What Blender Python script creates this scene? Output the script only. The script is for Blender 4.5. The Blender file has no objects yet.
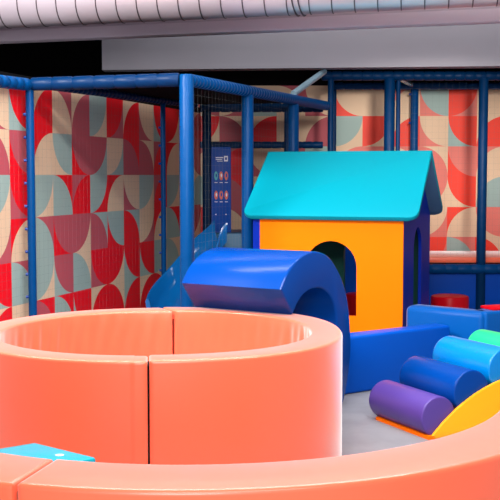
import bpy, bmesh, math, random
from mathutils import Vector, Matrix
random.seed(4)
PI = math.pi
R = math.radians
scene = bpy.context.scene
C = scene.collection

# ------------------------------------------------------------------ materials
def lin(c):
    return tuple((v / 12.92 if v <= 0.04045 else ((v + 0.055) / 1.055) ** 2.4) for v in c)

def hexc(h):
    return lin(tuple(int(h[i:i + 2], 16) / 255 for i in (0, 2, 4)))

def mat(name, hx, rough=0.45, metal=0.0, spec=0.5, bump=0.0, bscale=8.0, mottle=0.0, coat=0.0, stretch=(1, 1, 1), brough=0.5, sheen=0.0):
    m = bpy.data.materials.new(name)
    m.use_nodes = True
    nt = m.node_tree
    b = nt.nodes['Principled BSDF']
    col = hexc(hx)
    b.inputs['Base Color'].default_value = (*col, 1)
    b.inputs['Roughness'].default_value = rough
    b.inputs['Metallic'].default_value = metal
    b.inputs['Specular IOR Level'].default_value = spec
    b.inputs['Coat Weight'].default_value = coat
    b.inputs['Coat Roughness'].default_value = 0.15
    b.inputs['Sheen Weight'].default_value = sheen
    b.inputs['Sheen Roughness'].default_value = 0.35
    if hx in ('003E92', '0050BC', '0052A2', '0028A0', '00427C', '00305C', '00264E', '0048B4'):
        b.inputs['IOR'].default_value = 1.22
        b.inputs['Specular IOR Level'].default_value = 0.5
    tc = nt.nodes.new('ShaderNodeTexCoord')
    mp = nt.nodes.new('ShaderNodeMapping')
    mp.inputs['Scale'].default_value = stretch
    nt.links.new(tc.outputs['Object'], mp.inputs['Vector'])
    nz = nt.nodes.new('ShaderNodeTexNoise')
    nz.inputs['Scale'].default_value = bscale
    nz.inputs['Detail'].default_value = 3
    nz.inputs['Roughness'].default_value = brough
    nt.links.new(mp.outputs['Vector'], nz.inputs['Vector'])
    if bump:
        bp = nt.nodes.new('ShaderNodeBump')
        bp.inputs['Strength'].default_value = bump
        bp.inputs['Distance'].default_value = 0.02
        nt.links.new(nz.outputs['Fac'], bp.inputs['Height'])
        nt.links.new(bp.outputs['Normal'], b.inputs['Normal'])
    if mottle:
        mx = nt.nodes.new('ShaderNodeMix')
        mx.data_type = 'RGBA'
        mx.inputs[6].default_value = (*[v * (1 - mottle) for v in col], 1)
        mx.inputs[7].default_value = (*[min(1, v * (1 + mottle)) for v in col], 1)
        nt.links.new(nz.outputs['Fac'], mx.inputs[0])
        nt.links.new(mx.outputs[2], b.inputs['Base Color'])
    return m

M = {}
M['coral'] = mat('coral_vinyl', 'FF6C4A', 0.36, bump=0.2, bscale=2.2, stretch=(1, 1, 0.6), spec=0.5, coat=0.2, sheen=0.8)
M['cyan'] = mat('cyan_vinyl', '009CB2', 0.36, bump=0.1, bscale=3, spec=0.2)
M['roofcyan'] = mat('roof_cyan_vinyl', '0090A4', 0.5, bump=0.06, bscale=3, spec=0.1)
M['royal'] = mat('royal_blue_vinyl', '003E92', 0.25, bump=0.06, bscale=3.0, spec=0.1, coat=0.08)
M['wallblue'] = mat('padded_blue_vinyl', '0050BC', 0.4, bump=0.12, bscale=3, spec=0.1)
M['lightblue'] = mat('light_blue_vinyl', '0052A2', 0.35, bump=0.25, bscale=5, spec=0.12, sheen=0.25)
M['sky'] = mat('sky_blue_vinyl', '0080D0', 0.3, bump=0.04, bscale=3, spec=0.2, coat=0.4)
M['green'] = mat('mint_green_vinyl', '22CC84', 0.3, bump=0.04, bscale=3, spec=0.2, coat=0.4)
M['purple'] = mat('purple_vinyl', '543E92', 0.33, bump=0.06, bscale=3, spec=0.35)
M['yellow'] = mat('yellow_vinyl', 'FFAA00', 0.45, bump=0.08, bscale=4)
M['orange'] = mat('orange_vinyl', 'FF7600', 0.5, bump=0.08, bscale=3, spec=0.08)
M['navy'] = mat('deep_blue_vinyl', '0028A0', 0.45, bump=0.1, bscale=3, spec=0.08)
M['darkgreen'] = mat('dark_green_vinyl', '1A6A5A', 0.5, bump=0.08, bscale=3, spec=0.3)
M['red'] = mat('red_vinyl', 'D0061A', 0.35, bump=0.06, bscale=4, spec=0.15)
M['pad'] = mat('blue_post_padding', '00427C', 0.35, bump=0.25, bscale=14, spec=0.1)
M['padshade'] = mat('shaded_blue_beam_padding', '00264E', 0.4, bump=0.25, bscale=14, spec=0.08)  # post padding's blue darkened, shade on the beams put into the colour
M['paddark'] = mat('dark_blue_beam_padding', '00305C', 0.4, bump=0.25, bscale=14, spec=0.1)
M['tie'] = mat('blue_plastic_tie', '0A3C90', 0.4)
M['pipe'] = mat('banded_chrome_pipe', 'B0D4E4', 0.25, metal=0.6)
M['net'] = mat('netting_cord', '6A6E70', 0.7)
M['black'] = mat('black_paint', '0B0B0D', 0.8, spec=0.1)
M['roofsheet'] = mat('black_mesh_sheet', '08090C', 0.9, spec=0.05)
M['deckblue'] = mat('deck_blue_panel', '0048B4', 0.5, bump=0.05, spec=0.08)
M['slide'] = mat('moulded_blue_plastic', '0A60A4', 0.12, spec=0.6, bump=0.1, bscale=5)
M['platform'] = mat('teal_platform_vinyl', '0A5A80', 0.45)
M['sign'] = mat('sign_blue_board', '0848A4', 0.4, spec=0.15)
M['signwhite'] = mat('sign_white_print', 'E4ECF4', 0.5)
M['signred'] = mat('sign_red_print', 'E0705A', 0.5)
M['signteal'] = mat('sign_teal_print', '3CB4C0', 0.5)
M['bulk'] = mat('grey_plaster', 'A8A6AE', 0.8, mottle=0.05, bscale=1.5, spec=0.2)
M['beam'] = mat('mauve_grey_plaster', 'CCBCC8', 0.8, mottle=0.05, bscale=1.5, spec=0.2)
M['ledge'] = mat('pale_pink_plaster', 'E6D6E2', 0.7, spec=0.2)
M['duct'] = mat('galvanised_steel', 'D2C4CE', 0.36, metal=0.6, bump=0.1, bscale=3)
M['ductseam'] = mat('dark_steel_seam', '6C6066', 0.4, metal=0.9)
M['roofunder'] = mat('grey_blue_underside', '3E5C7C', 0.6, spec=0.1)
M['seamcoral'] = mat('dark_coral_seam', '8A2A18', 0.6)
M['label'] = mat('pale_spot', 'E6DCE0', 0.5)
M['floor'] = mat('grey_vinyl_floor', '909096', 0.5, mottle=0.3, bscale=3.5, brough=0.65, spec=0.3)
M['cream'] = mat('mural_cream', 'E4C4A4', 0.55, spec=0.2)
M['mred'] = mat('mural_red', 'EE0A1E', 0.5, spec=0.25)
M['mauve'] = mat('mural_dusty_rose', 'BE5560', 0.55, spec=0.25)
M['sage'] = mat('mural_grey_blue', '9DB4AE', 0.55, spec=0.25)
M['salmon'] = mat('mural_salmon', 'E47C70', 0.55, spec=0.25)
M['mred2'] = mat('mural_orange_red', 'F4402C', 0.5, spec=0.25)

# ------------------------------------------------------------------ helpers
def fin(name, bm, ms, parent=None, ang=38, loc=None):
    bmesh.ops.recalc_face_normals(bm, faces=bm.faces)
    return fin_raw(name, bm, ms, parent, ang, loc)

def fin_raw(name, bm, ms, parent=None, ang=38, loc=None):
    for f in bm.faces:
        f.smooth = True
    for e in bm.edges:
        if len(e.link_faces) == 2:
            e.smooth = e.calc_face_angle(0) < R(ang)
    me = bpy.data.meshes.new(name)
    bm.to_mesh(me)
    bm.free()
    if not isinstance(ms, (list, tuple)):
        ms = [ms]
    for m in ms:
        me.materials.append(M[m])
    o = bpy.data.objects.new(name, me)
    C.objects.link(o)
    if loc is not None:
        o.location = loc
    if parent is not None:
        o.parent = parent
    return o

def tag(o, label, cat, group=None):
    o['label'] = label
    o['category'] = cat
    if group:
        o['group'] = group
    return o

def thing(name, label, cat, loc=(0, 0, 0), rz=0, group=None):
    o = bpy.data.objects.new(name, None)
    C.objects.link(o)
    o.location = loc
    o.rotation_euler = (0, 0, rz)
    return tag(o, label, cat, group)

def struct(o):
    o['kind'] = 'structure'
    return o

def prism(bm, pts, z0, z1, mi=0):
    """extrude a list of 3D-plane points: pts = [(x,y)], from z0 to z1"""
    a = [bm.verts.new((x, y, z0)) for x, y in pts]
    b = [bm.verts.new((x, y, z1)) for x, y in pts]
    n = len(pts)
    fs = [bm.faces.new(a[::-1]), bm.faces.new(b)]
    for i in range(n):
        fs.append(bm.faces.new((a[i], a[(i + 1) % n], b[(i + 1) % n], b[i])))
    for f in fs:
        f.material_index = mi
    return a + b, fs

def box(bm, x0, x1, y0, y1, z0, z1, bev=0, seg=2, mi=0):
    v, fs = prism(bm, [(x0, y0), (x1, y0), (x1, y1), (x0, y1)], z0, z1, mi)
    if bev:
        es = {e for f in fs for e in f.edges}
        bmesh.ops.bevel(bm, geom=list(es), offset=bev, segments=seg, affect='EDGES', profile=0.5)
    return v

def extr(bm, prof, d0, d1, fn, bev=0, seg=2):
    """profile [(a,z)] extruded between depth d0 and d1; fn(a,z,d)->xyz"""
    a = [bm.verts.new(fn(p, q, d0)) for p, q in prof]
    b = [bm.verts.new(fn(p, q, d1)) for p, q in prof]
    n = len(prof)
    fs = [bm.faces.new(a[::-1]), bm.faces.new(b)]
    rims = list(fs[0].edges) + list(fs[1].edges)
    for i in range(n):
        fs.append(bm.faces.new((a[i], a[(i + 1) % n], b[(i + 1) % n], b[i])))
    if bev:
        long_e = [e for i in range(n) for e in [bm.edges.get((a[i], b[i]))] if e.calc_face_angle(0) > R(35)]
        bmesh.ops.recalc_face_normals(bm, faces=fs)
        long_e = [e for e in long_e if e.calc_face_angle(0) > R(35)]
        bmesh.ops.bevel(bm, geom=rims + long_e, offset=bev, segments=seg, affect='EDGES', profile=0.5)
    return fs

def tube(bm, p0, p1, r, n=16, groove=0.0, cap=True, depth=0.12):
    p0 = Vector(p0); p1 = Vector(p1)
    d = (p1 - p0)
    Ln = d.length
    d.normalize()
    q = d.to_track_quat('Z', 'Y')
    prof = [(0, r * 0.9), (min(0.01, r * .3), r)]
    if groove:
        k = max(1, int(round(Ln / groove)))
        for i in range(1, k):
            s = Ln * i / k
            prof += [(s - 0.012, r), (s - 0.003, r * (1 - depth)), (s + 0.003, r * (1 - depth)), (s + 0.012, r)]
    prof += [(Ln - min(0.01, r * .3), r), (Ln, r * 0.9)]
    rings = []
    for s, rr in prof:
        rings.append([bm.verts.new(p0 + q @ Vector((rr * math.cos(2 * PI * i / n), rr * math.sin(2 * PI * i / n), s))) for i in range(n)])
    for a, b in zip(rings, rings[1:]):
        for i in range(n):
            bm.faces.new((a[i], a[(i + 1) % n], b[(i + 1) % n], b[i]))
    if cap:
        bm.faces.new(rings[0][::-1])
        bm.faces.new(rings[-1])

def lathe(bm, prof, n=40, c=(0, 0), mi=0):
    rings = [[bm.verts.new((c[0] + r * math.cos(2 * PI * i / n), c[1] + r * math.sin(2 * PI * i / n), z)) for i in range(n)] for r, z in prof]
    for a, b in zip(rings, rings[1:]):
        for i in range(n):
            bm.faces.new((a[i], a[(i + 1) % n], b[(i + 1) % n], b[i])).material_index = mi
    bm.faces.new(rings[0][::-1])
    bm.faces.new(rings[-1])

def frame(org, u, v):
    """matrix with local x=u (2D), local y=v (2D), origin org"""
    return Matrix(((u[0], v[0], 0, org[0]), (u[1], v[1], 0, org[1]), (0, 0, 1, 0), (0, 0, 0, 1)))

# ------------------------------------------------------------------ camera
cd = bpy.data.cameras.new('camera')
cd.sensor_width = 36
cd.lens = 1035 / 500 * 36
cam = bpy.data.objects.new('camera', cd)
C.objects.link(cam)
cam.location = (0, 0, 1.4)
cam.rotation_euler = (PI / 2 - math.atan(75 / 1035), 0, 0)
scene.camera = cam

# ------------------------------------------------------------------ room shell
bm = bmesh.new(); box(bm, -4.5, 5.0, -1.5, 13.2, -0.1, 0.0)
struct(fin('floor', bm, 'floor'))
bm = bmesh.new(); box(bm, -4.5, 5.0, -1.5, 13.2, 3.5, 3.6)
struct(fin('ceiling', bm, 'black'))
bm = bmesh.new(); box(bm, -4.5, 5.0, 13.0, 13.2, 0.0, 3.5)
struct(fin('wall_far', bm, 'black'))

bm = bmesh.new(); box(bm, -4.6, -4.5, -1.5, 13.2, 0.0, 3.5)
struct(fin('wall_west', bm, 'bulk'))
bm = bmesh.new(); box(bm, 5.0, 5.1, -1.5, 13.2, 0.0, 3.5)
struct(fin('wall_east', bm, 'bulk'))

# mural tiles: each cell is a square with a quarter disc about one corner
COL = {'C': 0, 'R': 1, 'M': 2, 'G': 3, 'S': 4, 'O': 5}
MURM = ['cream', 'mred', 'mauve', 'sage', 'salmon', 'mred2', 'black']

def mural(bm, sb, zb, cells, fn):
    """sb: column boundaries, zb: row boundaries from the top down; cells[row][col]='fgCorner bg' e.g. 'R3C' (fg, corner, bg)"""
    rnd = random.Random(11)
    for r in range(len(zb) - 1):
        for c in range(len(sb) - 1):
            spec = None
            if r < len(cells) and c < len(cells[r]):
                spec = cells[r][c]
            if not spec or spec == '.':
                a, b = rnd.sample('CRMGC', 2) if sb is not SBB else rnd.sample('COSGC', 2)
                if a == b:
                    b = 'C' if a != 'C' else 'G'
                spec = a + rnd.choice('1234') + b
            fg, k, bg = spec[0], int(spec[1]), spec[2]
            s0, s1, z1, z0 = sb[c], sb[c + 1], zb[r], zb[r + 1]
            # corners: 1 top-left, 2 top-right, 3 bottom-left, 4 bottom-right
            cx, cz = (s0 if k in (1, 3) else s1), (z1 if k in (1, 2) else z0)
            dx, dz = (s1 - s0) * (1 if k in (1, 3) else -1), (z0 - z1) * (1 if k in (1, 2) else -1)
            N = 14
            arc = [(cx + dx * math.cos(PI / 2 * i / N), cz + dz * math.sin(PI / 2 * i / N)) for i in range(N + 1)]
            vc = bm.verts.new(fn(cx, cz)); vo = bm.verts.new(fn(cx + dx, cz + dz))
            va = [bm.verts.new(fn(*p)) for p in arc]
            fl = []
            for i in range(N):
                f = bm.faces.new((vc, va[i], va[i + 1])); f.material_index = COL[fg]; fl.append(f)
                f = bm.faces.new((vo, va[i + 1], va[i])); f.material_index = COL[bg]; fl.append(f)

SBB = [-1.0]
# left partition wall (receding), mural up to 2.06, black above
DL = Vector((0.311, 1.0)).normalized()
OL = Vector((-1.6, 7.7))
NL = Vector((DL.y, -DL.x))       # normal towards the room (right/front)
def wl(s, z, off=0.0):
    p = OL + DL * s + NL * off
    return (p.x, p.y, z)
bm = bmesh.new()
sb = [-2.62, -2.29, -1.96, -1.63, -1.30, -0.98, -0.66, -0.35, -0.02, 0.29, 0.61, 0.93, 1.26, 1.60, 1.95, 2.30, 2.63, 2.97, 3.30, 3.60]
zb = [2.06, 1.72, 1.40, 1.085, 0.775, 0.46, 0.15, 0.0]
P_ = ['.'] * 6
rowsL = [
    P_ + ['C2M', 'R2G', 'R4C', 'C3M', 'M4C', 'G1C', 'R1M', 'R4C', 'C2M', 'R2G', 'R1C', 'C4M', 'M4C'],
    P_ + ['M3C', 'M2R', 'C4R', 'G2C', 'M2R', 'M1G', 'C1G', 'M3R', 'M3C', 'R4M', 'C4R', 'M2G', 'M2C'],
    P_ + ['G1C', 'R2M', 'G1C', 'G3R', 'R4M', 'G1R', 'C4R', 'C2M', 'G1C', 'R4M', 'G1C', 'C3M', 'G4C'],
    P_ + ['C1M', 'C4R', 'G3M', 'M2R', 'M1C', 'M3G', 'G2R', 'R3G', 'C1M', 'C4R', 'G3R', 'G1C', 'M1C'],
    P_ + ['R2G', 'G3M', 'G1C', 'M2G', 'G3C', 'R2M', 'R1C', 'R2G', 'R2G', 'G1C', 'G3C', 'R4C', 'C1G'],
    P_ + ['R4C', 'C1G', 'M3R', 'G3R', 'R2G', 'R4C', 'R3C', 'R4G', 'R4C', 'R3C', 'M1G', 'G4R', 'C1R'],
]
mural(bm, sb, zb, rowsL, lambda s, z: wl(s, z))
def quadL(s0, s1, z0, z1, mi, off=0.0):
    f = bm.faces.new([bm.verts.new(wl(*q, off)) for q in ((s0, z0), (s1, z0), (s1, z1), (s0, z1))]); f.material_index = mi
quadL(-2.62, 3.6, 2.06, 2.12, 6)
quadL(-2.62, 3.6, 0.0, 2.12, 6, -0.1)
for s in (-2.62, 3.6):
    f = bm.faces.new([bm.verts.new(q) for q in (wl(s, 0), wl(s, 0, -.1), wl(s, 2.12, -.1), wl(s, 2.12))]); f.material_index = 6
f = bm.faces.new([bm.verts.new(q) for q in (wl(-2.62, 2.12), wl(3.6, 2.12), wl(3.6, 2.12, -.1), wl(-2.62, 2.12, -.1))]); f.material_index = 6
struct(fin_raw('wall_left', bm, MURM))

# back wall with the second mural
YB = 11.15
bm = bmesh.new()
cw = 0.3064
SBB = [0.898 + cw * (i - 5) for i in range(14)]
zb2 = [2.352, 2.029, 1.706, 1.384, 1.056, 0.734, 0.412, 0.09, 0.0]
SBB = SBB
rowsB = [
    ['M2C', 'C1M', 'G3C', 'C3M', 'C2M', 'C2O', 'C1C', 'C4S', 'G2S', 'O1S', 'C1C', 'S1C', 'O2G'],
    ['R1C', 'M3C', 'R4C', 'C1C', 'M4C', 'G1C', 'O1C', 'O4C', 'C2S', 'O2G', 'O4C', 'C1G', 'C4O'],
    ['C4M', 'R4M', 'C2M', 'M4C', 'G1C', 'S4C', 'S1C', 'C3S', 'S3C', 'S2O', 'C4S', 'O3C', 'G1S'],
    ['G1C', 'M3R', 'C2M', 'G4C', 'M2C', 'O1C', 'S1G', 'C2O', 'S1C', 'O2C', 'G4C', 'C2S', 'O4G'],
    ['R1C', 'C3M', 'R2G', 'M4C', 'C1M', 'C2S', 'G1O', 'O1C', 'C1S', 'C4O', 'S2C', 'G3O', 'C1S'],
    ['M2G', 'R3C', 'G4C', 'C3R', 'G1R', 'O3C', 'C4S', 'S2G', 'O1S', 'G3S', 'O3C', 'C2O', 'S4C'],
]
mural(bm, SBB, zb2, rowsB, lambda s, z: (s, YB, z))
def q4(pts, mi):
    f = bm.faces.new([bm.verts.new(p) for p in pts]); f.material_index = mi
x0b, x1b = SBB[0], SBB[-1]
q4([(x0b, YB, 2.352), (x1b, YB, 2.352), (x1b, YB, 3.5), (x0b, YB, 3.5)], 6)
q4([(x0b, YB + .1, 0), (x0b, YB + .1, 3.5), (x1b, YB + .1, 3.5), (x1b, YB + .1, 0)], 6)
q4([(x0b, YB, 0), (x0b, YB, 3.5), (x0b, YB + .1, 3.5), (x0b, YB + .1, 0)], 6)
q4([(x1b, YB, 0), (x1b, YB + .1, 0), (x1b, YB + .1, 3.5), (x1b, YB, 3.5)], 6)
struct(fin_raw('wall_back', bm, MURM))

# grey bulkhead hanging in front of the back wall
bm = bmesh.new(); v, fs = prism(bm, [(-1.44, 10.18), (4.8, 9.57), (4.8, 9.77), (-1.44, 10.38)], 2.42, 3.5)
struct(fin('trim_1', bm, 'bulk'))
# slanted ceiling beam with a pale lower ledge
bu = Vector((-0.958, 0.2876)); bv = Vector((0.2876, 0.958))
def beamfn(mz):
    return frame((1.93, 8.0), bu, bv)
bm = bmesh.new(); box(bm, -1.6, 5.6, 0.03, 0.16, 2.66, 3.5)
bm.transform(beamfn(0)); bmo = struct(fin('trim_2', bm, 'beam'))
bm = bmesh.new(); box(bm, -1.6, 5.6, 0.0, 0.16, 2.575, 2.67, 0.006)
bm.transform(beamfn(0)); struct(fin('trim_3', bm, 'ledge'))

# ------------------------------------------------------------------ ventilation duct
duct = thing('ventilation_duct', 'round silver spiral ventilation duct running under the dark ceiling', 'duct', (0.6, 7.60, 2.79))
bm = bmesh.new()
a0 = Vector((-0.958, 0.2876, 0))
pa = -a0 * 2.6; pb = a0 * 4.6
tube(bm, pa, pb, 0.22, 48)
fin('duct_pipe', bm, 'duct', duct, ang=50)
# helical seam, one continuous strip
bm = bmesh.new()
side = Vector((0.2876, 0.958, 0)); up = Vector((0, 0, 1))
prev = None
pitch = 0.165
turns = 7.2 / pitch
N = int(turns * 36)
for i in range(N + 1):
    t = i / 36
    s = pitch * t
    an = 2 * PI * t
    c = pa + a0 * s + (side * math.cos(an) + up * math.sin(an)) * 0.222
    nrm = (side * math.cos(an) + up * math.sin(an))
    cur = [bm.verts.new(c - a0 * 0.006 - nrm * 0.006), bm.verts.new(c - a0 * 0.003 + nrm * 0.003), bm.verts.new(c + a0 * 0.003 + nrm * 0.003), bm.verts.new(c + a0 * 0.006 - nrm * 0.006)]
    if prev:
        for k in range(3):
            bm.faces.new((prev[k], prev[k + 1], cur[k + 1], cur[k]))
    prev = cur
fin('duct_seam', bm, 'ductseam', duct)
for s in (0.21, 0.255):
    bm = bmesh.new()
    c = a0 * s
    tube(bm, c, c + a0 * 0.02, 0.234, 48)
    o = fin('duct_collar', bm, 'ductseam', duct)

# ------------------------------------------------------------------ padded ball pit rings
def ring_piece(name, parent, ro, ri, cen, to0, to1, ti0, ti1, z0, z1, m, bev=0.015, n=260, loc=None):
    """swept rounded rectangle, outer radius ro(theta), inner ri(theta); ends may be cut askew"""
    # cross section (t along radius 0 inner..1 outer, z)
    def sect(W):
        b = bev
        K = 4
        pts = [(W, z0), ]
        for k in range(K + 1):
            a = R(90 * k / K)
            pts.append((W - b + b * math.cos(a), z1 - b + b * math.sin(a)))
        for k in range(K + 1):
            a = R(90 + 90 * k / K)
            pts.append((b + b * math.cos(a), z1 - b + b * math.sin(a)))
        for k in range(1, 12):
            pts.append((0.0, z1 - b - (z1 - b - z0) * k / 12))
        pts.append((0.0, z0))
        return pts
    def pucker(th, z):
        # fabric folds fanning down from the rim on the inner side
        d = (z1 - z)
        if d < 0.02:
            return 0.0
        env = min(1.0, (d - 0.02) / 0.06) * max(0.0, 1 - d / 0.62) 
        ph = th * 34 + d * 9.0
        f = math.sin(ph + 1.3 * math.sin(th * 7.0)) * 0.55 + math.sin(th * 61 - d * 14 + 2.0 * math.sin(th * 5)) * 0.45
        return -0.010 * env * f * (0.6 + 0.4 * math.sin(th * 3.1 + 1))
    bm = bmesh.new()
    rings = []
    # u samples with tight ends for a soft end bulge
    us = [0, 0.002, 0.006] + [0.006 + (0.988) * i / n for i in range(1, n)] + [0.994, 0.998, 1]
    for j, u in enumerate(us):
        thm = to0 + (to1 - to0) * u
        Wd = ro(thm) - ri(thm)
        sh = {0: 0.007, 1: 0.002, 2: 0.0}.get(min(j, len(us) - 1 - j), 0.0)
        ring = []
        for t, z in sect(Wd):
            t2 = min(max(t, sh), Wd - sh)
            z2 = min(z, z1 - sh)
            q = t2 / Wd
            tho = to0 + (to1 - to0) * u; thi = ti0 + (ti1 - ti0) * u
            th = thi + (tho - thi) * q
            # light stitching pucker on the walls
            rr = ri(th) + q * (ro(th) - ri(th))
            if t < 1e-6:
                rr += pucker(th, z)
            ring.append(bm.verts.new((rr * math.cos(th), rr * math.sin(th), z2)))
        rings.append(ring)
    for a, b in zip(rings, rings[1:]):
        k = len(a)
        for i in range(k):
            bm.faces.new((a[i], a[(i + 1) % k], b[(i + 1) % k], b[i]))
    bm.faces.new(rings[0][::-1]); bm.faces.new(rings[-1])
    return fin(name, bm, m, parent, ang=40, loc=loc)

pc = (-0.49, 5.11)
def se(th, ax, ayf, ayb, n):
    c, s = math.cos(th), math.sin(th)
    ay = ayb if s > 0 else ayf
    return (abs(c / ax) ** n + abs(s / ay) ** n) ** (-1 / n)
def ro_p(th):
    return se(th, 0.945, 0.855, 0.9, 2.25) if math.cos(th) > 0 else se(th, 0.90, 0.85, 0.9, 2.0)
def ri_p(th):
    return se(th, 0.79, 0.71, 0.75, 2.15) if math.cos(th) > 0 else se(th, 0.745, 0.70, 0.75, 2.0)
pit = thing('ball_pit_ring', 'large coral padded round ball pit wall standing in the middle, blue arch leaning on it', 'ball pit', (pc[0], pc[1], 0))
# z height .63
def D(a): return R(a)
ring_piece('wall_segment', pit, ro_p, ri_p, pc, D(-85.2), D(91.4), D(-85.4), D(85.2), 0, 0.632, 'coral')
ring_piece('wall_segment', pit, ro_p, ri_p, pc, D(92.2), D(274.2), D(86.2), D(274.0), 0, 0.628, 'coral')

def strip(parent, ro, ri, to, ti, z1, w=0.006, m='black', nm='black joint strip between segments'):
    bm = bmesh.new()
    po = Vector((math.cos(to), math.sin(to))) * (ro(to) - 0.02); pi_ = Vector((math.cos(ti), math.sin(ti))) * (ri(ti) + 0.012)
    d = (po - pi_); L_ = d.length; d.normalize(); t = Vector((-d.y, d.x))
    box(bm, 0, L_, -w, w, 0.0, z1 - 0.02)
    bm.transform(Matrix(((d.x, t.x, 0, pi_.x), (d.y, t.y, 0, pi_.y), (0, 0, 1, 0), (0, 0, 0, 1))))
    o = fin('joint_strip', bm, m, parent); o['label'] = nm
strip(pit, ro_p, ri_p, D(-85.5), D(-85.7), 0.625)
strip(pit, ro_p, ri_p, D(91.8), D(85.7), 0.60, 0.004, 'seamcoral', 'dark coral joint strip at the back')

fc = (-0.18, 3.81)
arc2 = thing('foreground_padded_ring', 'coral padded curved wall nearest the camera, crossing the bottom edge', 'ball pit', (fc[0], fc[1], 0))
ro_f = lambda th: 1.335
ri_f = lambda th: 1.095
ring_piece('wall_segment', arc2, ro_f, ri_f, fc, D(-107.6), D(-13), D(-108.4), D(-13), 0, 0.632, 'coral')
strip(arc2, ro_f, ri_f, D(-107.85), D(-108.65), 0.625, 0.003)
ring_piece('wall_segment', arc2, ro_f, ri_f, fc, D(-108.1), D(-185), D(-108.9), D(-185), 0, 0.63, 'coral')

# cyan foam block between the two rings
blk = thing('foam_block', 'flat cyan foam block lying between the two coral padded walls at lower left', 'foam block', (-0.807, 3.824, 0))
bm = bmesh.new()
v, fs = prism(bm, [(0, 0), (-0.30, -0.225), (-0.03, -0.43), (0.263, -0.207)], 0, 0.40)
bmesh.ops.bevel(bm, geom=[e for e in bm.edges], offset=0.012, segments=3, affect='EDGES', profile=0.5)
fin('block_body', bm, 'cyan', blk)
bm = bmesh.new()  # small pale oval spot on top of the block
for (cx_, cy_) in ((0.126, -0.185),):
    n = 20
    vs = [bm.verts.new((cx_ + 0.016 * math.cos(2 * PI * i / n), cy_ + 0.012 * math.sin(2 * PI * i / n), 0.402)) for i in range(n)]
    vb = [bm.verts.new((v_.co.x, v_.co.y, 0.3995)) for v_ in vs]
    bm.faces.new(vs)
    for i in range(n):
        bm.faces.new((vb[i], vb[(i + 1) % n], vs[(i + 1) % n], vs[i]))
o = fin('round_spot', bm, 'label', blk); o['label'] = 'small pale oval spot'

# ------------------------------------------------------------------ blue arch leaning on the ball pit
Lp = Vector((0.235, 5.65)); ev = Vector((0.523, 0.852)).normalized(); nv = Vector((-0.852, 0.523)).normalized()
bm = bmesh.new()
def smooth_pts(P, sub=5):
    out = []
    n = len(P)
    for i in range(n - 1):
        p0 = Vector(P[max(i - 1, 0)]); p1 = Vector(P[i]); p2 = Vector(P[i + 1]); p3 = Vector(P[min(i + 2, n - 1)])
        for k in range(sub):
            t = k / sub
            q = 0.5 * ((2 * p1) + (-p0 + p2) * t + (2 * p0 - 5 * p1 + 4 * p2 - p3) * t * t + (-p0 + 3 * p1 - 3 * p2 + p3) * t ** 3)
            out.append((q.x, q.y))
    out.append(P[-1])
    return out
outer_ = smooth_pts([(-0.132, 0.785), (-0.045, 0.878), (0.079, 0.942), (0.20, 0.965), (0.30, 0.962), (0.42, 0.93), (0.52, 0.865), (0.62, 0.76), (0.69, 0.63), (0.725, 0.45), (0.73, 0.30), (0.67, 0.10), (0.62, 0.0)])
inner_ = smooth_pts([(0.42, 0.0), (0.50, 0.14), (0.54, 0.28), (0.545, 0.45), (0.525, 0.59), (0.46, 0.685), (0.36, 0.742), (0.25, 0.755), (0.15, 0.74), (0.07, 0.70), (0.0, 0.634)])
extr(bm, outer_ + inner_, 0, 0.66, lambda a, z, d: (*(ev * a + nv * d), z), bev=0.012, seg=3)
arch = fin('arch_block', bm, 'royal', ang=30, loc=(Lp.x, Lp.y, 0))
tag(arch, 'shiny royal blue foam arch leaning over the back rim of the coral ball pit', 'foam arch')

# ------------------------------------------------------------------ low padded walls
def padwall(org, direc, length, thick, h, m, name, label, bev=0.02):
    d = Vector(direc).normalized(); t = Vector((-d.y, d.x))
    bm = bmesh.new()
    v, fs = prism(bm, [(0, 0), (length, 0), (length, thick), (0, thick)], 0, h)
    bmesh.ops.bevel(bm, geom=[e for e in bm.edges], offset=bev, segments=3, affect='EDGES', profile=0.5)
    bm.transform(frame((0, 0), d, t))
    o = fin(name, bm, m, loc=(org[0], org[1], 0))
    return tag(o, label, 'padded wall')
padwall((0.56, 6.485), (0.80, 0.545), 0.99, 0.15, 0.372, 'wallblue', 'low_padded_wall', 'low mid-blue padded wall in front of the orange house, touching the blue arch')
padwall((1.105, 7.369), (0.7717, -0.636), 0.62, 0.16, 0.47, 'lightblue', 'low_padded_wall', 'brighter blue low padded wall beside the house, behind the roller ramp', 0.045)
padwall((1.605, 6.985), (0.83, 0.50), 0.9, 0.16, 0.47, 'lightblue', 'low_padded_wall', 'short blue padded wall at the right edge under the red mat')

# ------------------------------------------------------------------ roller ramp
RA = Vector((0.956, 5.40)); uu = Vector((-0.444, 0.896)).normalized(); vv = Vector((0.896, 0.444)).normalized()
ramp = thing('roller_ramp', 'yellow sided arched ramp carrying coloured foam rollers', 'soft play ramp', (RA.x, RA.y, 0))
def rfn(a, z, d):
    q = vv * a + uu * d
    return (q.x, q.y, z)
rad, z0r, half = 0.991, 0.681, 0.72
prof = [(0.0, 0.0)]
for i in range(1, 33):
    s = 2 * half * i / 33
    prof.append((s, math.sqrt(max(0, rad ** 2 - (s - half) ** 2)) - z0r))
prof.append((2 * half, 0.0))
prof = prof[::-1]
for (d0, d1) in ((0.0, 0.022), (0.46, 0.50)):
    bm = bmesh.new(); extr(bm, prof, d0, d1, rfn, bev=0.006)
    fin('side_panel', bm, 'yellow', ramp)
bm = bmesh.new()
core = [(0.012 + s * 0.983, max(0.02, z * 0.6)) for s, z in prof[1:-1]]
core = [(prof[0][0] - .01, 0.001)] + core + [(0.01, 0.001)]
extr(bm, core, 0.022, 0.46, rfn)
o = fin('arched_core', bm, 'orange', ramp); o['label'] = 'orange base'
bm = bmesh.new()
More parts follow.
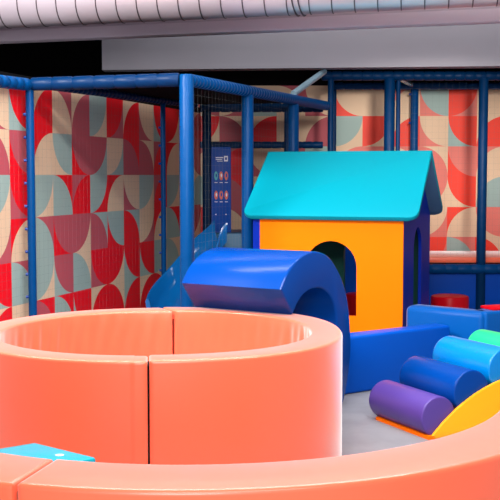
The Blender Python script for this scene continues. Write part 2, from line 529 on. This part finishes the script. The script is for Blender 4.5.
extr(bm, [(-0.012, 0), (0.03, 0), (0.03, 0.018), (-0.012, 0.018)], 0.0, 0.505, rfn)
o = fin('base_strip', bm, 'orange', ramp); o['label'] = 'thin orange bottom edge'
def roller(s, z, r, m, nm, ln0=-0.56, yr=0.024, lean=0.0):
    bm = bmesh.new()
    n = 40
    Lr = -ln0 - yr
    pr = []
    for k in range(6):
        a = PI / 2 * k / 5
        pr.append((r - 0.010 + 0.010 * math.sin(a), 0.010 - 0.010 * math.cos(a)))
    for k in range(7):
        a = PI / 2 * k / 6
        pr.append((r - 0.035 + 0.035 * math.cos(a), Lr - 0.035 + 0.035 * math.sin(a)))
    c0 = vv * s + uu * yr
    rings = []
    for rr, d in pr:
        rings.append([bm.verts.new(((c0 + uu * d + vv * rr * math.cos(2 * PI * i / n)).x, (c0 + uu * d + vv * rr * math.cos(2 * PI * i / n)).y, z + rr * math.sin(2 * PI * i / n))) for i in range(n)])
    for a, b in zip(rings, rings[1:]):
        for i in range(n):
            bm.faces.new((a[i], a[(i + 1) % n], b[(i + 1) % n], b[i]))
    bm.faces.new(rings[0][::-1]); bm.faces.new(rings[-1])
    o = fin('roller', bm, m, ramp, ang=40)
    o['label'] = nm
roller(0.070, 0.110, 0.110, 'purple', 'purple roller')
roller(0.288, 0.226, 0.119, 'royal', 'dark blue roller')
roller(0.520, 0.330, 0.117, 'sky', 'sky blue roller')
roller(0.760, 0.362, 0.108, 'green', 'mint green roller')

# ------------------------------------------------------------------ play house
QH = 0.88
FR = Vector((1.359, 8.40)) * QH; w_ = Vector((-0.946, 0.3244)); d_ = Vector((0.3244, 0.946))
ze, zr, Wr, Dr = 1.4 - 0.345 * QH, 1.4 + 0.217 * QH, 1.509 * QH, 0.725 * QH
house = thing('play_house', 'foam play house with cyan roof and orange front wall', 'play house', (FR.x, FR.y, 0))
def hf(j, k, z):           # j along width (to the left), k along depth
    q = w_ * j + d_ * k
    return (q.x, q.y, z)
jw0, jw1 = 0.125 * QH, 1.43 * QH     # wall extents
kw0, kw1 = 0.06 * QH, 1.43 * QH
def arch_open(c, hw, z0, zs, n=14):
    """opening outline from bottom-left, over the arch, to bottom-right"""
    pts = [(c - hw, z0)]
    for i in range(n + 1):
        a = PI - PI * i / n
        pts.append((c + hw * math.cos(a), zs + hw * math.sin(a)))
    pts.append((c + hw, z0))
    return pts
def wall_with_opening(name, m, a0_, a1_, top, op, fn, t0, t1, parent, lab=None):
    """wall polygon a0..a1, top = list of (a,z) from a1 side to a0 side; hole op; extruded t0..t1"""
    bm = bmesh.new()
    z0 = op[0][1]
    # outline traced as a keyhole split into left and right halves through the arch crown
    mid = len(op) // 2
    cx = op[mid][0]
    # top height at cx
    tp = sorted(top)
    def th(a):
        for (p, q), (r_, s_) in zip(tp, tp[1:]):
            if p - 1e-9 <= a <= r_ + 1e-9:
                return q + (s_ - q) * (a - p) / (r_ - p)
        return tp[-1][1]
    left = [(a0_, 0), (cx, 0), (cx, z0)] + op[:mid + 1] + [(cx, th(cx))] + [p for p in reversed(tp) if p[0] < cx - 1e-6]
    right = [(cx, 0), (a1_, 0)] + [p for p in reversed(tp) if p[0] > cx + 1e-6] + [(cx, th(cx))] + op[mid:][:] + [(cx, z0)]
    for poly in (left, right):
        A = [bm.verts.new(fn(p, q, t0)) for p, q in poly]
        B = [bm.verts.new(fn(p, q, t1)) for p, q in poly]
        bm.faces.new(A); bm.faces.new(B[::-1])
        n = len(poly)
        for i in range(n):
            p, q = poly[i], poly[(i + 1) % n]
            if abs(p[0] - cx) < 1e-6 and abs(q[0] - cx) < 1e-6:
                continue
            bm.faces.new((A[i], B[i], B[(i + 1) % n], A[(i + 1) % n]))
    bmesh.ops.remove_doubles(bm, verts=bm.verts, dist=1e-5)
    o = fin(name, bm, m, parent, ang=30)
    if lab:
        o['label'] = lab
    return o
T = 0.06
# front (orange) wall with arched window
wall_with_opening('front_wall', 'orange', jw0, jw1 - 0.055, [(jw0, ze + .015), (jw1 - 0.055, ze + .015)],
                  arch_open(jw0 + 0.612 * QH, 0.222 * QH, 0.36, 0.718), lambda a, z, t: hf(a, t, z), kw0, kw0 + 0.02, house, 'orange front wall with arched window')
# back (green) wall with arched window
wall_with_opening('back_wall', 'darkgreen', jw0 + T, jw1 - T, [(jw0 + T, ze + .015), (jw1 - T, ze + .015)],
                  arch_open(jw0 + 0.62 * QH, 0.2 * QH, 0.12, 0.74), lambda a, z, t: hf(a, t, z), kw1 - T, kw1, house, 'dark green back wall')
# right gable wall (blue) with narrow looking arched window
gt = [(kw0 + 0.02, ze + .055), (Dr, zr - .042), (kw1, ze + .03)]
wall_with_opening('gable_wall', 'navy', kw0 + 0.02, kw1, gt, arch_open(0.765 * QH, 0.20 * QH, 0.36, 0.82), lambda a, z, t: hf(t, a, z), jw0, jw0 + 0.025, house, 'deep blue gable wall with arched window')
wall_with_opening('gable_wall', 'navy', kw0, kw1, [(kw0, ze + .005), (Dr, zr - .042), (kw1, ze + .03)], arch_open(0.765 * QH, 0.20 * QH, 0.36, 0.82), lambda a, z, t: hf(t, a, z), jw1 - 0.055, jw1, house, 'deep blue gable wall')
# blue edge strip of the right corner
# roof: two slabs with rounded corners, meeting at ridge
def slab(front):
    bm = bmesh.new()
    k0, z0_, k1, z1_ = (0.0, ze, Dr, zr) if front else (2 * Dr, ze, Dr, zr)
    ex = Vector((k1 - k0, z1_ - z0_)); L_ = ex.length; ex.normalize()
    nrm = Vector((-ex.y, ex.x)) if front else Vector((ex.y, -ex.x))
    if nrm.y < 0:
        nrm = -nrm
    r = 0.07
    pts = []
    for (cx, cy, a0_) in ((r, r, 180), (Wr - r, r, 270)):
        for k in range(7):
            a = R(a0_ + 90 * k / 6)
            pts.append((cx + r * math.cos(a), cy + r * math.sin(a)))
    pts += [(Wr, L_), (0, L_)]
    th = 0.035
    def f3(j, s, h):
        k = k0 + ex.x * s + nrm.x * h
        z = z0_ + ex.y * s + nrm.y * h
        return hf(j, k, z)
    A = [bm.verts.new(f3(j, s, -th)) for j, s in pts]
    B = [bm.verts.new(f3(j, s, 0.0)) for j, s in pts]
    n = len(pts)
    fa = bm.faces.new(A[::-1]); fb = bm.faces.new(B); fa.material_index = 0 if front else 1  # grey-blue on the underside of the rear slab only
    for i in range(n):
        bm.faces.new((A[i], A[(i + 1) % n], B[(i + 1) % n], B[i]))
    bmesh.ops.bevel(bm, geom=list(fb.edges) + list(fa.edges), offset=0.008, segments=2, affect='EDGES', profile=0.5)
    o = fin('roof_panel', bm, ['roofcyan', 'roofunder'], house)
    return o
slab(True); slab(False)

# ------------------------------------------------------------------ red things near the deck
def stool(x, y, r, h, label):
    bm = bmesh.new()
    lathe(bm, [(r * .97, 0), (r, 0.01), (r, h - 0.02), (r - 0.006, h - 0.006), (r - 0.02, h)], 40)
    o = fin('round_stool', bm, 'red', loc=(x, y, 0))
    return tag(o, label, 'stool')
stool(1.806, 9.3, 0.17, 0.315, 'round red padded stool to the right of the play house')
stool(1.03, 9.5, 0.15, 0.31, 'red padded stool seen through the arched window of the orange wall')
bm = bmesh.new()
v, fs = prism(bm, [(0, 0), (0.55, 0.15), (0.50, 0.38), (-0.055, 0.14)], 0, 0.02)
bmesh.ops.bevel(bm, geom=[e for e in bm.edges], offset=0.006, segments=2, affect='EDGES', profile=0.5)
tag(fin('red_mat', bm, 'red', loc=(1.668, 7.065, 0.47)), 'thin red mat lying on the blue padded wall at the right edge', 'mat')

# ------------------------------------------------------------------ left play frame (tower)
H1 = 2.07
pA = Vector((-1.584, 7.5)); pB = Vector((-0.444, 7.3)); pC = Vector((-0.802, 9.6))
sd = Vector((1.244, 3.05)).normalized()
tower = thing('climbing_frame', 'blue padded tube climbing frame on the left with netting and black roof', 'climbing frame', (0, 0, 0))
def post(par, p, r, z1, m='pad', groove=0.0, z0=0.0, nm='post'):
    bm = bmesh.new(); tube(bm, (p[0], p[1], z0), (p[0], p[1], z1), r, 20, groove)
    return fin(nm, bm, m, par, ang=60)
def beam(par, p, q, r, m='pad', groove=0.12, nm='beam', dep=0.12):
    bm = bmesh.new(); tube(bm, p, q, r, 20, groove, depth=dep)
    return fin(nm, bm, m, par, ang=60)
def ties(par, p, z0, z1, step, side, r):
    z = z0
    while z < z1:
        bm = bmesh.new()
        c = Vector((p[0], p[1], z)) + Vector(side) * r
        tube(bm, c, c + Vector(side) * 0.02, 0.011, 8)
        fin('cable_tie', bm, 'tie', par)
        z += step
post(tower, pB, 0.05, H1 + 0.03)
post(tower, pA, 0.030, H1)
post(tower, pC, 0.024, H1)
side_pts = []
for (yy, r) in ((8.34, 0.048), (9.34, 0.050)):
    x = -0.444 + 0.408 * (yy - 7.3)
    side_pts.append((x, yy)); post(tower, (x, yy), r, H1 - .03)
ties(tower, pA, 0.35, 1.95, 0.165, (-0.97, -0.25, 0), 0.028)
ties(tower, pC, 0.35, 1.95, 0.165, (-0.97, -0.25, 0), 0.022)
bd = (pB - pA).normalized()
beam(tower, (*(pA + bd * 0.02), H1 - .02), (*(pB - bd * 0.05), H1 - .005), 0.048, 'padshade', 0.16)
sE = Vector((0.745, 10.14))
beam(tower, (*(pB + sd * 0.05), H1 - 0.005), (*(sE), H1), 0.045, 'pad', 0.055, dep=0.14)
wd = Vector((0.311, 1.0)).normalized()
wd2 = (pC - pA).normalized()
beam(tower, (*(pA + wd2 * 0.04), H1 - .01), (*(pC + wd2 * 0.75), H1 + .02), 0.034, 'padshade', 0.07)
beam(tower, (*(pA - wd * 1.9), H1 - 0.07), (*(pA - wd * 0.03), H1 - .025), 0.045, 'pad', 0.1)
rb0 = Vector((-0.5, 10.42)); rb1 = Vector((0.73, 10.42))
beam(tower, (*rb0, H1), (*rb1, H1), 0.045, 'paddark', 0.1)
beam(tower, (*rb0, 1.70), (*rb1, 1.70), 0.035, 'paddark', 0.1)
post(tower, (-0.43, 10.36), 0.045, H1 - .04, 'paddark')
post(tower, (0.37, 10.36), 0.03, H1 - .04, 'paddark')
# black roof sheet over the tower
bm = bmesh.new()
rp = [tuple(pA + Vector((0.06, 0.05))), tuple(pB + Vector((-.02, 0.05))), (sE.x - .03, sE.y - 0.03), (-0.55, 10.4), tuple(pC)]
prism(bm, rp, H1 + 0.03, H1 + 0.036)
fin('roof_sheet', bm, 'roofsheet', tower)
# nets: thin crossing cords
def net(par, p, q, z0, z1, step=0.06, w=0.00025):
    p = Vector(p); q = Vector(q)
    Ln = (q - p).length; d = (q - p).normalized(); t = Vector((-d.y, d.x))
    bm = bmesh.new()
    n = int(Ln / step)
    for i in range(1, n):
        c = p + d * (Ln * i / n)
        v = box(bm, c.x - w, c.x + w, c.y - w, c.y + w, z0, z1)
    k = int((z1 - z0) / step)
    for i in range(1, k):
        z = z0 + (z1 - z0) * i / k
        a = [p - t * w, q - t * w, q + t * w, p + t * w]
        prism(bm, [(e.x, e.y) for e in a], z - w, z + w)
    return fin('safety_net', bm, 'net', par)
net(tower, pA + wd2 * .04, pC - wd2 * .04, 0.05, H1 - 0.05)
net(tower, pA - wd * 1.9, pA - wd * 0.05, 0.05, H1 - 0.05)
net(tower, pB + sd * 0.06, side_pts[0], 0.6, H1 - 0.04)
net(tower, side_pts[0], side_pts[1], 0.6, H1 - 0.04)
# platform of the tower
bm = bmesh.new(); box(bm, -0.36, 0.33, 9.64, 10.3, 0.0, 0.86, 0.02)
fin('platform', bm, 'platform', tower)

# diagonal banded brace
bm = bmesh.new(); tube(bm, (0.388, 9.34, 2.125), (0.72, 10.12, 2.40), 0.030, 16, 0.035, depth=0.2)
fin('brace_tube', bm, 'pipe', tower, ang=60)

# information board standing on the platform
sg = thing('rules_board', 'tall blue information board with small round pictures in the climbing frame', 'sign', (-0.27, 9.70, 0.862), R(4))
bm = bmesh.new(); box(bm, -0.092, 0.092, -0.012, 0.012, 0.0, 0.80, 0.004)
fin('board_panel', bm, 'sign', sg)
def plate(par, nm, m, cx, cz, rx, rz, n=18, square=False, yy=-0.0135):
    bm = bmesh.new()
    if square:
        pts = [(cx - rx, cz - rz), (cx + rx, cz - rz), (cx + rx, cz + rz), (cx - rx, cz + rz)]
    else:
        pts = [(cx + rx * math.cos(2 * PI * i / n), cz + rz * math.sin(2 * PI * i / n)) for i in range(n)]
    A = [bm.verts.new((a, yy, b)) for a, b in pts]; B = [bm.verts.new((a, yy + 0.003, b)) for a, b in pts]
    bm.faces.new(A); bm.faces.new(B[::-1])
    for i in range(len(pts)):
        bm.faces.new((A[i], B[i], B[(i + 1) % len(pts)], A[(i + 1) % len(pts)]))
    return fin(nm, bm, m, par)
for cx, lens in ((-0.055, 2), ):
    plate(sg, 'text_line', 'signwhite', -0.015, 0.70, 0.035, 0.005, square=True)
    plate(sg, 'text_line', 'signwhite', -0.020, 0.682, 0.030, 0.003, square=True)
    plate(sg, 'text_line', 'signwhite', -0.012, 0.667, 0.026, 0.0025, square=True)
plate(sg, 'square_emblem', 'signwhite', 0.045, 0.69, 0.018, 0.026, square=True)
plate(sg, 'square_emblem', 'sign', 0.045, 0.69, 0.009, 0.012, square=True, yy=-0.0145)
k = 0
for cz in (0.53, 0.35):
    for cx, mm in ((-0.048, 'signteal' if cz > .4 else 'signred'), (0.0, 'signred'), (0.048, 'signred')):
        plate(sg, 'round_picture', mm, cx, cz, 0.017, 0.042)
        plate(sg, 'picture_mark', 'signwhite' if k % 2 else 'sign', cx + .002, cz + 0.004, 0.007, 0.018, yy=-0.0145)
        plate(sg, 'text_line', 'signwhite', cx, cz - 0.062, 0.014, 0.003, square=True)
        k += 1
plate(sg, 'bolt', 'signwhite', -0.05, 0.17, 0.006, 0.006); plate(sg, 'bolt', 'signwhite', 0.045, 0.17, 0.006, 0.006)

# ------------------------------------------------------------------ blue slide
bm = bmesh.new()
path = smooth_pts3 = []
ctrl = [(-0.27, 9.42, 0.80), (-0.38, 9.38, 0.66), (-0.48, 9.30, 0.49), (-0.57, 9.17, 0.35), (-0.63, 9.0, 0.27), (-0.66, 8.8, 0.21), (-0.66, 8.65, 0.18)]
pts = []
for i in range(len(ctrl) - 1):
    p0 = Vector(ctrl[max(i - 1, 0)]); p1 = Vector(ctrl[i]); p2 = Vector(ctrl[i + 1]); p3 = Vector(ctrl[min(i + 2, len(ctrl) - 1)])
    for k_ in range(6):
        t = k_ / 6
        pts.append(0.5 * ((2 * p1) + (-p0 + p2) * t + (2 * p0 - 5 * p1 + 4 * p2 - p3) * t * t + (-p0 + 3 * p1 - 3 * p2 + p3) * t ** 3))
pts.append(Vector(ctrl[-1]))
rings = []
hw = 0.19
for i, p in enumerate(pts):
    tan = (pts[min(i + 1, len(pts) - 1)] - pts[max(i - 1, 0)])
    tan = Vector((tan.x, tan.y, 0)).normalized()
    sdv = Vector((-tan.y, tan.x, 0))
    sec = [(-hw - .03, 0.16), (-hw - .02, 0.185), (-hw, 0.17), (-hw + .02, 0.08), (-hw + .07, 0.02), (0, 0.0), (hw - .07, 0.02), (hw - .02, 0.08), (hw, 0.17), (hw + .02, 0.185), (hw + .03, 0.16), (hw + .01, 0.0), (hw - .06, -0.03), (0, -0.04), (-hw + .06, -0.03), (-hw - .01, 0.0)]
    rings.append([bm.verts.new(p + sdv * a + Vector((0, 0, b))) for a, b in sec])
for a, b in zip(rings, rings[1:]):
    n = len(a)
    for i in range(n):
        bm.faces.new((a[i], a[(i + 1) % n], b[(i + 1) % n], b[i]))
bm.faces.new(rings[0][::-1]); bm.faces.new(rings[-1])
sl = thing('slide', 'glossy blue plastic slide coming down between the frame posts at left', 'slide', (0, 0, 0))
fin('slide_chute', bm, 'slide', sl, ang=60)
bm = bmesh.new(); box(bm, -0.76, -0.56, 8.67, 8.85, 0.0, 0.15, 0.01)
fin('slide_foot', bm, 'slide', sl)

# ------------------------------------------------------------------ right play frame with raised deck
H2 = 2.345
fr2 = thing('climbing_frame', 'dark blue padded frame around the raised orange deck on the right', 'climbing frame', (0, 0, 0))
yF, yR = 10.2, 11.03
xs_f = (0.79, 1.365, 2.283, 3.2)
for x, r in zip(xs_f, (0.03, 0.053, 0.046, 0.046)):
    post(fr2, (x, yF), r, H2, 'paddark')
post(fr2, (1.452, yF + 0.02), 0.022, H2, 'paddark')
for x, r, m_ in ((0.89, 0.025, 'paddark'), (1.74, 0.042, 'pad')):
    post(fr2, (x, yR), r, H2, m_)
    ties(fr2, (x, yR), 0.75, 2.3, 0.3, (-1, -0.2, 0), r * .95)
beam(fr2, (0.70, yF, H2 + 0.02), (3.6, yF, H2 + 0.02), 0.045, 'paddark', 0.1)
beam(fr2, (0.89, yR - .02, H2 - .01), (3.6, yR - .02, H2 - .01), 0.038, 'pad', 0.1)
beam(fr2, (1.46, yF + .05, H2 - 0.0), (1.70, yR - .06, H2 - .0), 0.022, 'pipe', 0.1)
bm = bmesh.new(); box(bm, 0.75, 3.6, yF + 0.04, yR + 0.1, 0.53, 0.585, 0.008)
o = fin('deck_mat', bm, 'coral', fr2); o['label'] = 'orange deck mat'
beam(fr2, (0.76, yF - .02, 0.475), (3.6, yF - .02, 0.475), 0.05, 'pad', 0.13)
bm = bmesh.new(); box(bm, 0.80, 3.6, yF + 0.0, yF + 0.05, 0.0, 0.45, 0.005)
fin('lower_panel', bm, 'deckblue', fr2)
bm = bmesh.new(); box(bm, 0.80, 1.31, yF - 0.13, yF - 0.08, 0.0, 1.02, 0.006)
fin('end_panel', bm, 'deckblue', fr2)
net(fr2, (1.46, yF), (2.24, yF), 0.6, H2 - .04, 0.06, 0.00025)
net(fr2, (2.33, yF), (3.15, yF), 0.6, H2 - .04, 0.06, 0.00025)

# ------------------------------------------------------------------ lights
def area(name, loc, target, size, energy, col=(1, 1, 1), sy=None):
    l = bpy.data.lights.new(name, 'AREA')
    l.energy = energy; l.color = col; l.size = size
    if sy:
        l.shape = 'RECTANGLE'; l.size_y = sy
    o = bpy.data.objects.new(name, l); C.objects.link(o)
    o.location = loc
    o.rotation_euler = (Vector(target) - Vector(loc)).to_track_quat('-Z', 'Y').to_euler()
    return o
area('overhead_light', (0.4, 6.6, 3.42), (0.4, 6.6, 0), 3.6, 70, (1, 0.98, 0.96), 0.25)
area('overhead_light', (0.0, 4.3, 3.42), (0.0, 4.6, 0), 3.6, 235, (1, 0.98, 0.96), 0.3)
area('overhead_light', (-2.4, 5.4, 3.2), (-1.1, 8.6, 1.0), 1.0, 190, (1, 0.98, 0.95), 0.6)
area('overhead_light', (0.3, 1.0, 3.3), (0.2, 6.0, 0.6), 2.4, 110, (1, 0.97, 0.94), 1.2)
area('front_fill', (-0.4, -1.0, 2.7), (0.0, 8.0, 2.2), 1.6, 150, (1, 0.96, 0.97), 0.8)  # added fill light, brightens the ceiling beam, duct and ring fronts
area('overhead_light', (1.2, 9.1, 3.45), (1.2, 9.9, 2.6), 4.0, 21, (1, 0.98, 1.0), 0.15)  # hidden strip added behind the slanted beam to brighten the grey bulkhead
l = bpy.data.lights.new('mural_fill_spot', 'SPOT'); l.energy = 2300; l.spot_size = R(15); l.spot_blend = 0.45; l.shadow_soft_size = 0.45; l.color = (1, 0.93, 0.86)  # unseen spot added to brighten the back mural
o = bpy.data.objects.new('mural_fill_spot', l); C.objects.link(o)
o.location = (1.7, 1.5, 2.9)
o.rotation_euler = (Vector((1.78, 11.1, 1.75)) - o.location).to_track_quat('-Z', 'Y').to_euler()

w = bpy.data.worlds.new('world'); scene.world = w
w.use_nodes = True
bg = w.node_tree.nodes['Background']
bg.inputs['Color'].default_value = (0.9, 0.93, 1.0, 1)
bg.inputs['Strength'].default_value = 0.75

vs_ = scene.view_settings
vs_.view_transform = 'Standard'
vs_.look = 'None'
vs_.gamma = 1
vs_.exposure = 0.0
